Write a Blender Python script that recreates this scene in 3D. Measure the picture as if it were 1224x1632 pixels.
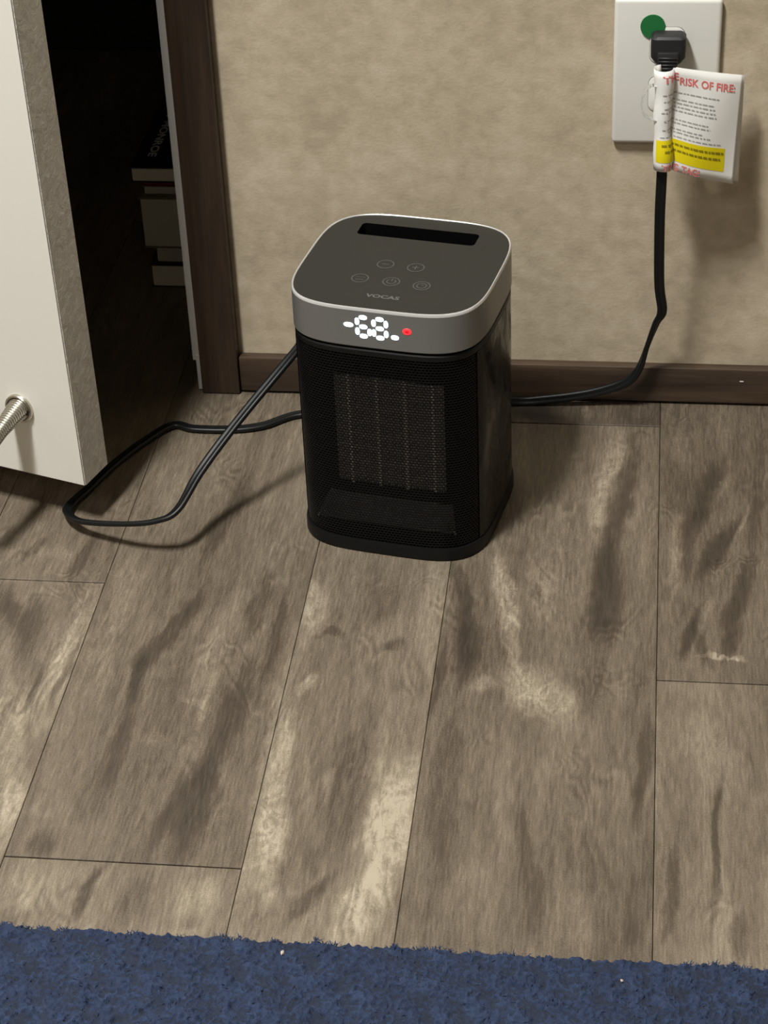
import bpy, bmesh, math, random
import numpy as np
from mathutils import Vector, Matrix

for o in list(bpy.data.objects):
    bpy.data.objects.remove(o, do_unlink=True)
scene = bpy.context.scene
COL = scene.collection
PI = math.pi
random.seed(7)

# ------------------------------------------------------------------ camera
cam_data = bpy.data.cameras.new('camera')
cam_data.sensor_fit = 'HORIZONTAL'
cam_data.sensor_width = 36.0
cam_data.lens = 3398.67 / 1224.0 * 36.0
cam_data.clip_start = 0.02
cam_data.clip_end = 30
cam = bpy.data.objects.new('camera', cam_data)
COL.objects.link(cam)
_p, _y, _r = 0.6041, 0.1401, -0.0467
_F = Vector((-math.sin(_y) * math.cos(_p), math.cos(_y) * math.cos(_p), -math.sin(_p)))
_R = _F.cross(Vector((0, 0, 1))).normalized()
_U = _R.cross(_F)
_R2 = _R * math.cos(_r) + _U * math.sin(_r)
_U2 = -_R * math.sin(_r) + _U * math.cos(_r)
_M = Matrix((_R2, _U2, -_F)).transposed().to_4x4()
_M.translation = Vector((0.3843, -1.5127, 0.9308))
cam.matrix_world = _M
scene.camera = cam

# ------------------------------------------------------------------ world, lights, exposure
world = bpy.data.worlds.new('world')
scene.world = world
world.use_nodes = True
world.node_tree.nodes['Background'].inputs[0].default_value = (0.05, 0.05, 0.05, 1)
world.node_tree.nodes['Background'].inputs[1].default_value = 0.2

scene.view_settings.view_transform = 'Standard'
scene.view_settings.look = 'None'
scene.view_settings.gamma = 1.0
scene.view_settings.use_curve_mapping = False
scene.view_settings.exposure = 0.0

CEIL = 2.42
LIGHTS = [  # x, y, size x, size y, watts : the room's ceiling troffers
    (-0.30, -1.02, 0.22, 0.45, 78.0),
    (-0.60, -2.50, 0.24, 0.60, 9.0),
]
for lx, ly, sx, sy, w in LIGHTS:
    ld = bpy.data.lights.new('ceiling_lamp', 'AREA')
    ld.shape = 'RECTANGLE'
    ld.size = sx
    ld.size_y = sy
    ld.energy = w
    ld.color = (1.0, 0.985, 0.95)
    lo = bpy.data.objects.new('ceiling_lamp', ld)
    lo.location = (lx, ly, CEIL - 0.032)
    COL.objects.link(lo)

# ------------------------------------------------------------------ helpers
def lin(r, g, b, a=1.0):
    def f(c):
        c /= 255.0
        return c / 12.92 if c <= 0.04045 else ((c + 0.055) / 1.055) ** 2.4
    return (f(r), f(g), f(b), a)

def mat(name, rgb, rough=0.5, metal=0.0, **kw):
    m = bpy.data.materials.new(name)
    m.use_nodes = True
    b = m.node_tree.nodes['Principled BSDF']
    b.inputs['Base Color'].default_value = lin(*rgb)
    b.inputs['Roughness'].default_value = rough
    b.inputs['Metallic'].default_value = metal
    for k, v in kw.items():
        b.inputs[k].default_value = v
    return m

class NT:
    def __init__(self, m):
        self.t = m.node_tree
        self.n = self.t.nodes
        self.b = self.n['Principled BSDF']
    def add(self, kind, **kw):
        nd = self.n.new(kind)
        for k, v in kw.items():
            setattr(nd, k, v)
        return nd
    def link(self, a, b):
        self.t.links.new(a, b)
    def put(self, sock, v):
        if isinstance(v, (int, float, tuple)):
            sock.default_value = v
        else:
            self.link(v, sock)
    def math(self, op, a, b=0.0, c=None, clamp=False):
        nd = self.add('ShaderNodeMath', operation=op, use_clamp=clamp)
        self.put(nd.inputs[0], a)
        self.put(nd.inputs[1], b)
        if c is not None:
            self.put(nd.inputs[2], c)
        return nd.outputs[0]
    def vec(self, op, a, b=None):
        nd = self.add('ShaderNodeVectorMath', operation=op)
        self.put(nd.inputs[0], a)
        if b is not None:
            self.put(nd.inputs[1], b)
        return nd.outputs['Value'] if op in ('LENGTH', 'DOT_PRODUCT') else nd.outputs['Vector']
    def noise(self, v, scale, detail=4, rough=0.55, dist=0.0):
        nd = self.add('ShaderNodeTexNoise')
        self.put(nd.inputs['Vector'], v)
        nd.inputs['Scale'].default_value = scale
        nd.inputs['Detail'].default_value = detail
        nd.inputs['Roughness'].default_value = rough
        nd.inputs['Distortion'].default_value = dist
        return nd
    def ramp(self, f, stops):
        nd = self.add('ShaderNodeValToRGB')
        el = nd.color_ramp.elements
        el[0].position, el[0].color = stops[0]
        el[1].position, el[1].color = stops[-1]
        for p, c in stops[1:-1]:
            e = el.new(p)
            e.color = c
        self.put(nd.inputs[0], f)
        return nd.outputs[0]
    def maprange(self, v, a, b, c, d, smooth=False):
        nd = self.add('ShaderNodeMapRange', interpolation_type='SMOOTHSTEP' if smooth else 'LINEAR')
        for i, x in enumerate((v, a, b, c, d)):
            self.put(nd.inputs[i], x)
        return nd.outputs[0]
    def bump(self, h, strength, dist):
        nd = self.add('ShaderNodeBump')
        nd.inputs['Strength'].default_value = strength
        nd.inputs['Distance'].default_value = dist
        self.put(nd.inputs['Height'], h)
        self.link(nd.outputs[0], self.b.inputs['Normal'])

def scaled(nt, sx, sy, sz, offset=(0, 0, 0)):
    g = nt.add('ShaderNodeNewGeometry')
    v = nt.vec('MULTIPLY', g.outputs['Position'], (sx, sy, sz))
    return nt.vec('ADD', v, offset)

def meshdata(name, verts, faces, m, smooth=False):
    me = bpy.data.meshes.new(name)
    me.from_pydata([tuple(v) for v in verts], [], [tuple(f) for f in faces])
    me.materials.append(m)
    if smooth:
        me.polygons.foreach_set('use_smooth', [True] * len(me.polygons))
    me.update()
    return me

def obj(name, verts, faces, m, parent=None, smooth=False, autos=None):
    o = bpy.data.objects.new(name, meshdata(name, verts, faces, m, smooth))
    COL.objects.link(o)
    if parent is not None:
        o.parent = parent
    if autos is not None:
        o.data.polygons.foreach_set('use_smooth', [True] * len(o.data.polygons))
        o.data.set_sharp_from_angle(angle=math.radians(autos))
    return o

def from_bm(name, bm, m, parent=None, autos=None):
    me = bpy.data.meshes.new(name)
    bmesh.ops.recalc_face_normals(bm, faces=bm.faces)
    bm.to_mesh(me)
    bm.free()
    me.materials.append(m)
    o = bpy.data.objects.new(name, me)
    COL.objects.link(o)
    if parent is not None:
        o.parent = parent
    if autos is not None:
        me.polygons.foreach_set('use_smooth', [True] * len(me.polygons))
        me.set_sharp_from_angle(angle=math.radians(autos))
    return o

def tag(o, label, cat, group=None):
    o['label'] = label
    o['category'] = cat
    if group:
        o['group'] = group
    return o

def struct(o, label=None):
    o['kind'] = 'structure'
    if label:
        o['label'] = label
    return o

def empty(name, loc, rz=0.0):
    o = bpy.data.objects.new(name, None)
    o.empty_display_size = 0.02
    o.location = loc
    o.rotation_euler = (0, 0, rz)
    COL.objects.link(o)
    return o

def boxbm(x0, x1, y0, y1, z0, z1, bevel=0.0, seg=1):
    bm = bmesh.new()
    bmesh.ops.create_cube(bm, size=1)
    for v in bm.verts:
        v.co = Vector(((x0 + x1) / 2 + v.co.x * (x1 - x0), (y0 + y1) / 2 + v.co.y * (y1 - y0), (z0 + z1) / 2 + v.co.z * (z1 - z0)))
    if bevel:
        bmesh.ops.bevel(bm, geom=list(bm.edges), offset=bevel, segments=seg, affect='EDGES', profile=0.5)
    return bm

def boxo(name, x0, x1, y0, y1, z0, z1, m, parent=None, bevel=0.0, seg=2, autos=40):
    return from_bm(name, boxbm(x0, x1, y0, y1, z0, z1, bevel, seg), m, parent, autos if bevel else None)

def boxvf(x0, x1, y0, y1, z0, z1):
    v = [(x, y, z) for z in (z0, z1) for y in (y0, y1) for x in (x0, x1)]
    f = [(0, 2, 3, 1), (4, 5, 7, 6), (0, 1, 5, 4), (2, 6, 7, 3), (0, 4, 6, 2), (1, 3, 7, 5)]
    return v, f

def loft(rings, cap0=False, cap1=False):
    n = len(rings[0])
    v = [p for r in rings for p in r]
    f = []
    for k in range(len(rings) - 1):
        for i in range(n):
            j = (i + 1) % n
            f.append((k * n + i, k * n + j, (k + 1) * n + j, (k + 1) * n + i))
    if cap0:
        f.append(tuple(range(n - 1, -1, -1)))
    if cap1:
        f.append(tuple(range((len(rings) - 1) * n, len(rings) * n)))
    return v, f

def merge(parts):
    V, F = [], []
    for v, f in parts:
        b = len(V)
        V += list(v)
        F += [tuple(i + b for i in q) for q in f]
    return V, F

def catmull(P, n=8):
    P = [np.array(p, float) for p in P]
    P = [2 * P[0] - P[1]] + P + [2 * P[-1] - P[-2]]
    out = []
    for i in range(1, len(P) - 2):
        a, b, c, d = P[i - 1:i + 3]
        for k in range(n):
            t = k / n
            out.append(0.5 * (2 * b + (c - a) * t + (2 * a - 5 * b + 4 * c - d) * t * t + (3 * b - a - 3 * c + d) * t ** 3))
    out.append(P[-2])
    return out

def tube(pts, r, n=8, wide=None, flat=None):
    """sweep; wide = list of side vectors -> twin-lobed flat cable of half width 'flat'"""
    pts = [np.array(p, float) for p in pts]
    rings = []
    up = np.array([0, 0, 1.0])
    for i, p in enumerate(pts):
        t = pts[min(i + 1, len(pts) - 1)] - pts[max(i - 1, 0)]
        t = t / (np.linalg.norm(t) + 1e-12)
        w = wide[i] if wide is not None else (up if abs(t[2]) < 0.95 else np.array([1.0, 0, 0]))
        a = w - t * (w @ t)
        a = a / (np.linalg.norm(a) + 1e-12)
        b = np.cross(t, a)
        ring = []
        if wide is not None:
            m = 9
            for s in (1, -1):
                for k in range(m):
                    th = -PI * 0.72 + 2 * PI * 0.72 * k / (m - 1)
                    x = s * (flat - r) + s * r * math.cos(th)
                    y = s * r * math.sin(th)
                    ring.append(tuple(p + a * x + b * y))
        else:
            for k in range(n):
                th = 2 * PI * k / n
                ring.append(tuple(p + a * r * math.cos(th) + b * r * math.sin(th)))
        rings.append(ring)
    return loft(rings, True, True)

def text_vf(s, size, bold=0.0):
    """flat filled lettering as vertices and faces, lower left at 0,0; returns v, f, width, height"""
    cu = bpy.data.curves.new('lettering', 'FONT')
    cu.body = s
    cu.size = size
    cu.offset = bold * size
    cu.resolution_u = 3
    to = bpy.data.objects.new('lettering', cu)
    COL.objects.link(to)
    dg = bpy.context.evaluated_depsgraph_get()
    me = bpy.data.meshes.new_from_object(to.evaluated_get(dg))
    v = np.array([tuple(p.co) for p in me.vertices])
    f = [tuple(p.vertices) for p in me.polygons]
    bpy.data.objects.remove(to)
    bpy.data.curves.remove(cu)
    bpy.data.meshes.remove(me)
    mn = v.min(0)
    v = v - mn
    return v, f, v[:, 0].max(), v[:, 1].max()

# ------------------------------------------------------------------ materials
def wall_material():
    m = mat('vinyl_wall', (170, 155, 128), 0.62)
    nt = NT(m)
    p = scaled(nt, 1, 1, 1)
    n1 = nt.noise(scaled(nt, 1, 1, 1.25), 58, 6, 0.6, 0.2).outputs[0]
    n2 = nt.noise(p, 13, 3, 0.5).outputs[0]
    n3 = nt.noise(p, 420, 2, 0.6).outputs[0]
    s = nt.math('ADD', nt.math('MULTIPLY', n1, 0.55), nt.math('MULTIPLY', n2, 0.45))
    s = nt.math('ADD', s, nt.math('MULTIPLY', nt.math('SUBTRACT', n3, 0.5), 0.10))
    c = nt.ramp(s, [(0.38, lin(178, 164, 140)), (0.47, lin(189, 175, 150)), (0.53, lin(196, 182, 157)), (0.64, lin(206, 193, 170))])
    nt.link(c, nt.b.inputs['Base Color'])
    nt.bump(nt.math('ADD', n3, nt.math('MULTIPLY', n1, 0.6)), 0.25, 0.0008)
    return m

def wood_print(name, dark, mid, light, axis, rough=0.5):
    m = mat(name, mid, rough)
    nt = NT(m)
    sc = {'x': (2.2, 40, 40), 'z': (40, 40, 2.2)}[axis]
    v = scaled(nt, *sc)
    n1 = nt.noise(v, 1.6, 5, 0.6, 0.6).outputs[0]
    n2 = nt.noise(v, 9, 3, 0.6).outputs[0]
    s = nt.math('ADD', nt.math('MULTIPLY', n1, 0.75), nt.math('MULTIPLY', n2, 0.25))
    c = nt.ramp(s, [(0.34, lin(*dark)), (0.5, lin(*mid)), (0.66, lin(*light))])
    nt.link(c, nt.b.inputs['Base Color'])
    nt.bump(n2, 0.15, 0.0005)
    return m

FEATURES = {
 'L0': [(-0.008,-0.367,0.0951,0.0220,-1.61,0.50), (-0.025,-0.462,0.1113,0.0140,-1.34,0.50), (-0.064,-0.324,0.0339,0.0120,-1.12,-0.70), (-0.012,-0.364,0.0368,0.0080,-1.49,0.30), (-0.007,-0.527,0.0333,0.0120,-1.53,0.40), (-0.005,-0.384,0.0498,0.0030,-1.60,-0.50), (-0.024,-0.397,0.0293,0.0030,-1.60,-0.50), (0.002,-0.374,0.0377,0.0025,-1.55,0.60), (-0.044,-0.337,0.0379,0.0080,-1.55,-0.40)],
 'L1': [(-0.064,-0.246,0.0232,0.0050,-1.95,-0.50), (-0.026,-0.245,0.0333,0.0050,-1.70,-0.50), (-0.048,-0.245,0.0198,0.0120,-3.08,0.20)],
 'AB': [(0.064,-0.326,0.0618,0.0080,-1.82,-0.60), (0.049,-0.388,0.0352,0.0070,-1.55,-0.70), (0.049,-0.470,0.0588,0.0080,-1.64,-0.40), (0.119,-0.293,0.0516,0.0070,-1.57,-0.50), (0.120,-0.429,0.0738,0.0110,-1.65,-0.60), (0.111,-0.515,0.0524,0.0160,-1.57,-0.80), (0.094,-0.534,0.0342,0.0070,-1.71,-0.50), (0.015,-0.350,0.0870,0.0160,-1.58,0.35), (0.097,-0.362,0.0878,0.0120,-1.64,0.25), (0.023,-0.551,0.0162,0.0100,-1.99,-0.50), (0.072,-0.454,0.0126,0.0090,-1.07,0.30), (0.077,-0.186,0.0639,0.0080,-1.73,-0.45), (0.036,-0.153,0.0865,0.0100,-1.63,0.20), (0.152,-0.454,0.1256,0.0045,-1.55,0.40), (0.136,-0.328,0.0664,0.0070,-1.54,-0.55), (0.097,-0.441,0.0661,0.0040,-1.67,0.30), (0.093,-0.416,0.0136,0.0050,-0.29,0.30)],
 'AB2': [(0.058,-0.598,0.0276,0.0050,-1.65,-0.70), (0.089,-0.599,0.0245,0.0090,-1.88,-0.30), (0.022,-0.596,0.0261,0.0200,-1.75,0.35), (0.128,-0.593,0.0232,0.0140,-1.81,0.45)],
 'BC': [(0.156,-0.295,0.0407,0.0120,-1.50,0.60), (0.212,-0.349,0.0378,0.0080,-1.23,0.20), (0.164,-0.496,0.0977,0.0090,-1.49,0.70), (0.237,-0.546,0.0946,0.0180,-1.71,1.00), (0.160,-0.560,0.0528,0.0160,-1.51,0.50), (0.164,-0.386,0.0130,0.0060,-1.68,0.60), (0.173,-0.332,0.0142,0.0050,-0.01,-0.40), (0.206,-0.483,0.0764,0.0200,-1.53,-0.40), (0.211,-0.295,0.0291,0.0150,-1.58,-0.30), (0.222,-0.344,0.0162,0.0060,-2.20,-0.50), (0.197,-0.592,0.0346,0.0070,-2.07,-0.60), (0.245,-0.306,0.0676,0.0080,-1.54,0.30), (0.226,-0.476,0.0148,0.0050,-1.55,0.45), (0.193,-0.486,0.0165,0.0050,-1.47,0.45), (0.226,-0.553,0.0278,0.0080,-1.84,-0.50), (0.193,-0.558,0.0232,0.0080,-1.55,-0.35), (0.171,-0.571,0.0163,0.0070,-1.68,-0.35)],
 'CD': [(0.297,-0.291,0.0818,0.0090,-1.43,0.90), (0.325,-0.394,0.0415,0.0200,-0.94,0.80), (0.367,-0.130,0.0919,0.0120,-1.64,0.60), (0.333,-0.252,0.1251,0.0280,-1.57,0.30), (0.271,-0.334,0.0588,0.0110,-1.54,-0.80), (0.368,-0.273,0.0679,0.0140,-1.60,-0.90), (0.376,-0.150,0.0935,0.0090,-1.63,-0.80), (0.270,-0.495,0.0914,0.0120,-1.56,-0.40), (0.359,-0.381,0.0377,0.0130,-1.65,-0.40), (0.399,-0.466,0.0655,0.0050,-1.62,-0.60), (0.288,-0.385,0.0121,0.0090,-2.20,0.50), (0.330,-0.558,0.0603,0.0070,-1.40,-0.40), (0.392,-0.589,0.0369,0.0080,-1.49,-0.30), (0.295,-0.575,0.0464,0.0120,-1.60,0.20), (0.253,-0.381,0.0573,0.0050,-1.57,-0.50), (0.263,-0.265,0.0302,0.0070,-1.39,-0.50), (0.318,-0.277,0.0505,0.0140,-1.46,0.30), (0.396,-0.252,0.0610,0.0070,-1.58,0.25), (0.354,-0.319,0.0458,0.0080,-1.66,-0.40), (0.358,-0.594,0.0432,0.0140,-1.35,0.25)],
 'CD0': [(0.307,-0.030,0.0208,0.0180,-3.09,-0.60), (0.347,-0.028,0.0137,0.0050,-1.40,0.35), (0.389,-0.030,0.0167,0.0080,-0.40,-0.20)],
 'DE': [(0.441,-0.148,0.0658,0.0090,-1.81,-0.60), (0.450,-0.210,0.0479,0.0070,-1.89,-0.80), (0.464,-0.271,0.0527,0.0090,-1.70,-0.70), (0.430,-0.314,0.0304,0.0070,-1.91,-0.70), (0.479,-0.144,0.1024,0.0080,-1.63,-0.40), (0.420,-0.219,0.0630,0.0070,-1.60,0.40), (0.439,-0.303,0.0337,0.0050,-1.87,0.50), (0.454,-0.343,0.0217,0.0030,-0.23,0.80), (0.464,-0.181,0.0417,0.0030,-1.86,0.60), (0.422,-0.075,0.0314,0.0100,-1.46,0.30), (0.427,-0.232,0.0303,0.0060,-1.67,-0.30), (0.453,-0.132,0.0231,0.0040,-1.85,0.40), (0.437,-0.328,0.0270,0.0050,-1.37,-0.50), (0.461,-0.323,0.0253,0.0060,-1.93,-0.50)],
 'DE2': [(0.442,-0.529,0.0825,0.0035,-1.62,-0.70), (0.416,-0.568,0.0516,0.0040,-1.66,-0.50), (0.456,-0.603,0.0207,0.0060,-1.65,-0.40), (0.438,-0.440,0.0468,0.0200,-1.26,0.30)],
}
DARKW, MIDW, LIGHTW = (79, 69, 57), (111, 100, 85), (176, 165, 145)

def plank_material(key, bias=0.0, off=(0.0, 0.0, 0.0)):
    """grey-brown wood-print vinyl plank: fine grain along y, wavy figure, and the streaks and pale patches of this board"""
    m = mat('vinyl_plank_' + key, MIDW, 0.5)
    nt = NT(m)
    pos = nt.vec('ADD', scaled(nt, 1, 1, 1), off)
    w1 = nt.noise(nt.vec('MULTIPLY', pos, (1, 0.30, 1)), 24, 3, 0.55)
    w2 = nt.noise(nt.vec('MULTIPLY', pos, (1, 0.6, 1)), 90, 3, 0.6)
    warp = nt.vec('ADD', nt.vec('MULTIPLY', nt.vec('SUBTRACT', w1.outputs['Color'], (0.5, 0.5, 0.5)), (0.022, 0.05, 0)),
                  nt.vec('MULTIPLY', nt.vec('SUBTRACT', w2.outputs['Color'], (0.5, 0.5, 0.5)), (0.007, 0.020, 0)))
    q = nt.vec('ADD', pos, warp)
    total = None
    for cx, cy, hl, hw, ang, s in FEATURES.get(key, []):
        mp = nt.add('ShaderNodeMapping', vector_type='TEXTURE')
        mp.inputs['Location'].default_value = (cx + off[0], cy + off[1], 0)
        mp.inputs['Rotation'].default_value = (0, 0, ang)
        mp.inputs['Scale'].default_value = (hl, hw, 100.0)
        nt.link(q, mp.inputs['Vector'])
        d = nt.vec('LENGTH', mp.outputs[0])
        k = nt.maprange(d, 0.35, 1.25, s * (1.1 if s < 0 else 1.0), 0.0, True)
        total = k if total is None else nt.math('ADD', total, k)
    # broad drift, streaks, grain, figure rings
    drift = nt.noise(nt.vec('MULTIPLY', q, (1, 0.35, 1)), 11, 3, 0.5).outputs[0]
    streak = nt.noise(nt.vec('MULTIPLY', q, (1, 0.10, 1)), 95, 4, 0.6, 0.4).outputs[0]
    fine = nt.noise(nt.vec('MULTIPLY', pos, (1, 0.09, 1)), 560, 3, 0.7).outputs[0]
    speck = nt.noise(pos, 900, 2, 0.6).outputs[0]
    ringn = nt.noise(nt.vec('MULTIPLY', pos, (1, 0.42, 1)), 14, 3, 0.55, 0.7).outputs[0]
    ring = nt.math('SINE', nt.math('MULTIPLY', ringn, 120.0))
    rmask = nt.maprange(nt.noise(nt.vec('ADD', pos, (3.1, 1.7, 0)), 16, 2).outputs[0], 0.52, 0.66, 0.0, 1.0, True)
    s = nt.math('MULTIPLY', nt.math('SUBTRACT', drift, 0.5), 0.50)
    s = nt.math('MULTIPLY_ADD', nt.math('SUBTRACT', streak, 0.5), 0.42, s)
    s = nt.math('MULTIPLY_ADD', nt.math('SUBTRACT', fine, 0.5), 0.54, s)
    s = nt.math('MULTIPLY_ADD', nt.math('SUBTRACT', speck, 0.5), 0.42, s)
    s = nt.math('MULTIPLY_ADD', nt.math('MULTIPLY', ring, rmask), 0.06, s)
    if total is not None:
        s = nt.math('MULTIPLY_ADD', total, 0.36, s)
        pale = nt.math('MAXIMUM', total, 0.0)
        rip = nt.noise(nt.vec('MULTIPLY', q, (1, 0.55, 1)), 230, 3, 0.65, 1.2).outputs[0]
        s = nt.math('MULTIPLY_ADD', nt.math('MULTIPLY', nt.math('SUBTRACT', rip, 0.5), pale), 0.85, s)
        s = nt.math('MULTIPLY_ADD', nt.math('MULTIPLY', ring, pale), 0.07, s)
    s = nt.math('ADD', s, 0.5 + bias)
    mid = MIDW
    c = nt.ramp(s, [(0.05, lin(56, 48, 39)), (0.32, lin(*DARKW)), (0.54, lin(*mid)), (0.74, lin(140, 129, 111)), (1.0, lin(*LIGHTW))])
    nt.link(c, nt.b.inputs['Base Color'])
    nt.put(nt.b.inputs['Roughness'], nt.maprange(fine, 0.3, 0.7, 0.44, 0.60))
    nt.bump(nt.math('ADD', fine, nt.math('MULTIPLY', streak, 0.6)), 0.22, 0.0006)
    return m

M = {}
M['wall'] = wall_material()
M['casing'] = wood_print('casing_wood', (40, 29, 21), (57, 43, 32), (76, 59, 45), 'z')
M['base'] = wood_print('baseboard_wood', (42, 31, 23), (64, 50, 38), (86, 69, 53), 'x')
M['white_strip'] = mat('white_edge', (205, 203, 200), 0.6)
M['subfloor'] = mat('plank_joint', (56, 46, 37), 0.9)
M['ceiling'] = mat('ceiling_tile', (165, 163, 158), 0.8)
M['closet'] = mat('closet_shade_tone', (44, 40, 37), 0.85)  # closet shade put into a dark base colour
M['room_wall'] = mat('room_wall_vinyl', (148, 140, 128), 0.7)

# ------------------------------------------------------------------ setting
RX0, RX1, RY0 = -1.9, 2.1, -3.4
JX = 0.0228            # right edge of the closet opening
HX = -0.640            # left edge of the closet opening
v, f = merge([boxvf(JX, RX1, 0, 0.10, 0, CEIL), boxvf(RX0, HX, 0, 0.10, 0, CEIL), boxvf(HX, JX, 0, 0.10, 2.06, CEIL)])
wall_back = struct(obj('wall_back', v, f, M['wall']), 'beige mottled vinyl wall behind the heater')
for nm, b in (('wall_left', (RX0 - 0.1, RX0, RY0, 0.1, 0, CEIL)), ('wall_right', (RX1, RX1 + 0.1, RY0, 0.1, 0, CEIL)),
              ('wall_front', (RX0 - 0.1, RX1 + 0.1, RY0 - 0.1, RY0, 0, CEIL))):
    struct(obj(nm, *boxvf(*b), M['room_wall']), 'plain beige room wall')
struct(obj('ceiling', *boxvf(RX0 - 0.1, RX1 + 0.1, RY0 - 0.1, 0.1, CEIL, CEIL + 0.05), M['ceiling']), 'pale ceiling')
# closet behind the opening
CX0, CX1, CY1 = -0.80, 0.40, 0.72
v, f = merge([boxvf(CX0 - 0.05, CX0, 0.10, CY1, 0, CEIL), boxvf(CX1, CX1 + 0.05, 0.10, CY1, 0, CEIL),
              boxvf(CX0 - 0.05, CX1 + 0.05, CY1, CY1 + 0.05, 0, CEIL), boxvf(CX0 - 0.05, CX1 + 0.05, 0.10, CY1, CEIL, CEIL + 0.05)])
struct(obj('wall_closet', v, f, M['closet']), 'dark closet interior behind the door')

floor = struct(obj('floor', *boxvf(RX0 - 0.1, RX1 + 0.1, RY0 - 0.1, CY1 + 0.05, -0.03, -0.0022), M['subfloor']), 'grey brown wood look vinyl plank floor')

def plank(x0, x1, y0, y1, m):
    g, e, b = 0.00022, 0.0006, 0.0003
    x0 += g; x1 -= g; y0 += e; y1 -= e
    lo = [(x0, y0, -0.006), (x1, y0, -0.006), (x1, y1, -0.006), (x0, y1, -0.006)]
    md = [(x, y, -b) for x, y, z in lo]
    hi = [(x0 + b, y0 + b, 0), (x1 - b, y0 + b, 0), (x1 - b, y1 - b, 0), (x0 + b, y1 - b, 0)]
    v, f = loft([lo, md, hi], False, True)
    return obj('plank', v, f, m, floor)

SPECIAL = {k: plank_material(k, b) for k, b in (('L0', 0.02), ('L1', 0.0), ('AB', -0.02), ('AB2', 0.03), ('BC', 0.03), ('CD', -0.03), ('CD0', -0.16), ('DE', -0.04), ('DE2', 0.05))}  # CD0's low bias paints the shade next to the wall into its colour
GENERIC = [plank_material('plain%d' % i, b, o) for i, (b, o) in enumerate(((0.0, (3.3, 1.1, 0)), (0.05, (7.7, 2.3, 0)), (-0.05, (1.9, 5.2, 0))))]
edges = [0.0, 0.1517, 0.2531, 0.4055, 0.5071]
named = {(0.0, 0.1517): [(-0.5694, 0.36, 'AB'), (-1.35, -0.5694, 'AB2')], (0.1517, 0.2531): [(-0.86, 0.05, 'BC')],
         (0.2531, 0.4055): [(-0.0437, 0.05, 'CD0'), (-0.95, -0.0437, 'CD')], (0.4055, 0.5071): [(-0.3675, 0.05, 'DE'), (-1.28, -0.3675, 'DE2')],
         (-0.1016, 0.0): [(-0.2807, 0.30, 'L1'), (-1.10, -0.2807, 'L0')]}
cols = []
x, wide = 0.5071, True
while x < RX1:
    w = 0.1524 if wide else 0.1016
    cols.append((x, min(x + w, RX1)))
    x += w; wide = not wide
x, wide = -0.1016, True
while x > RX0:
    w = 0.1524 if wide else 0.1016
    cols.append((max(x - w, RX0), x))
    x -= w; wide = not wide
rg = random.Random(3)
for x0, x1 in list(named) + cols:
    top = CY1 if x1 < CX1 else 0.05
    segs = named.get((x0, x1), [])
    y = top
    if segs:
        for a, b, k in segs:
            plank(x0, x1, a, min(b, top), SPECIAL[k])
        yt = max(s[1] for s in segs)
        if yt < top:
            plank(x0, x1, yt, top, GENERIC[0])
        y = min(s[0] for s in segs)
    else:
        y2 = top - rg.uniform(0.3, 1.1)
        plank(x0, x1, y2, top, rg.choice(GENERIC)); y = y2
    while y > RY0:
        y2 = max(RY0, y - 1.22)
        plank(x0, x1, y2, y, rg.choice(GENERIC)); y = y2

# baseboard, casing, white edge strip
struct(boxo('baseboard_back', 0.0562, RX1, -0.0095, 0.0, 0.0022, 0.0345, M['base'], None, 0.0015, 2), 'dark brown wood grain baseboard strip')
struct(boxo('trim_1', 0.0236, 0.0556, -0.0125, 0.0, 0.0008, 2.06, M['casing'], None, 0.0012, 2), 'dark brown vertical casing strip beside the closet opening')
v, f = merge([boxvf(0.0168, 0.0224, -0.006, 0.004, 0.029, 2.06), boxvf(0.0196, 0.0232, -0.007, 0.004, 0.0015, 0.034)])
struct(obj('trim_2', v, f, M['white_strip']), 'thin white edge strip along the dark casing')
chip = boxo('paint_chip', 0.4685, 0.4715, -0.0101, -0.0095, 0.0235, 0.0243, M['white_strip'])
chip.parent = bpy.data.objects['baseboard_back']

# ceiling fixtures that carry the lamps
M['diffuser'] = mat('lamp_diffuser', (250, 248, 240), 0.6)
_b = M['diffuser'].node_tree.nodes['Principled BSDF']
_b.inputs['Emission Color'].default_value = lin(255, 250, 238)
_b.inputs['Emission Strength'].default_value = 2.0
for i, (lx, ly, sx, sy, w) in enumerate(LIGHTS):
    fx = empty('ceiling_light', (lx, ly, CEIL))
    tag(fx, 'white rectangular ceiling light ' + ('above the closet door' if i == 0 else 'over the middle of the room'), 'ceiling light')
    parts = [boxvf(-sx / 2 - 0.03, -sx / 2, -sy / 2 - 0.03, sy / 2 + 0.03, -0.025, 0), boxvf(sx / 2, sx / 2 + 0.03, -sy / 2 - 0.03, sy / 2 + 0.03, -0.025, 0),
             boxvf(-sx / 2, sx / 2, -sy / 2 - 0.03, -sy / 2, -0.025, 0), boxvf(-sx / 2, sx / 2, sy / 2, sy / 2 + 0.03, -0.025, 0)]
    obj('fixture_frame', *merge(parts), M['ceiling'], fx)
    obj('diffuser', *boxvf(-sx / 2, sx / 2, -sy / 2, sy / 2, -0.018, -0.012), M['diffuser'], fx)

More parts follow.
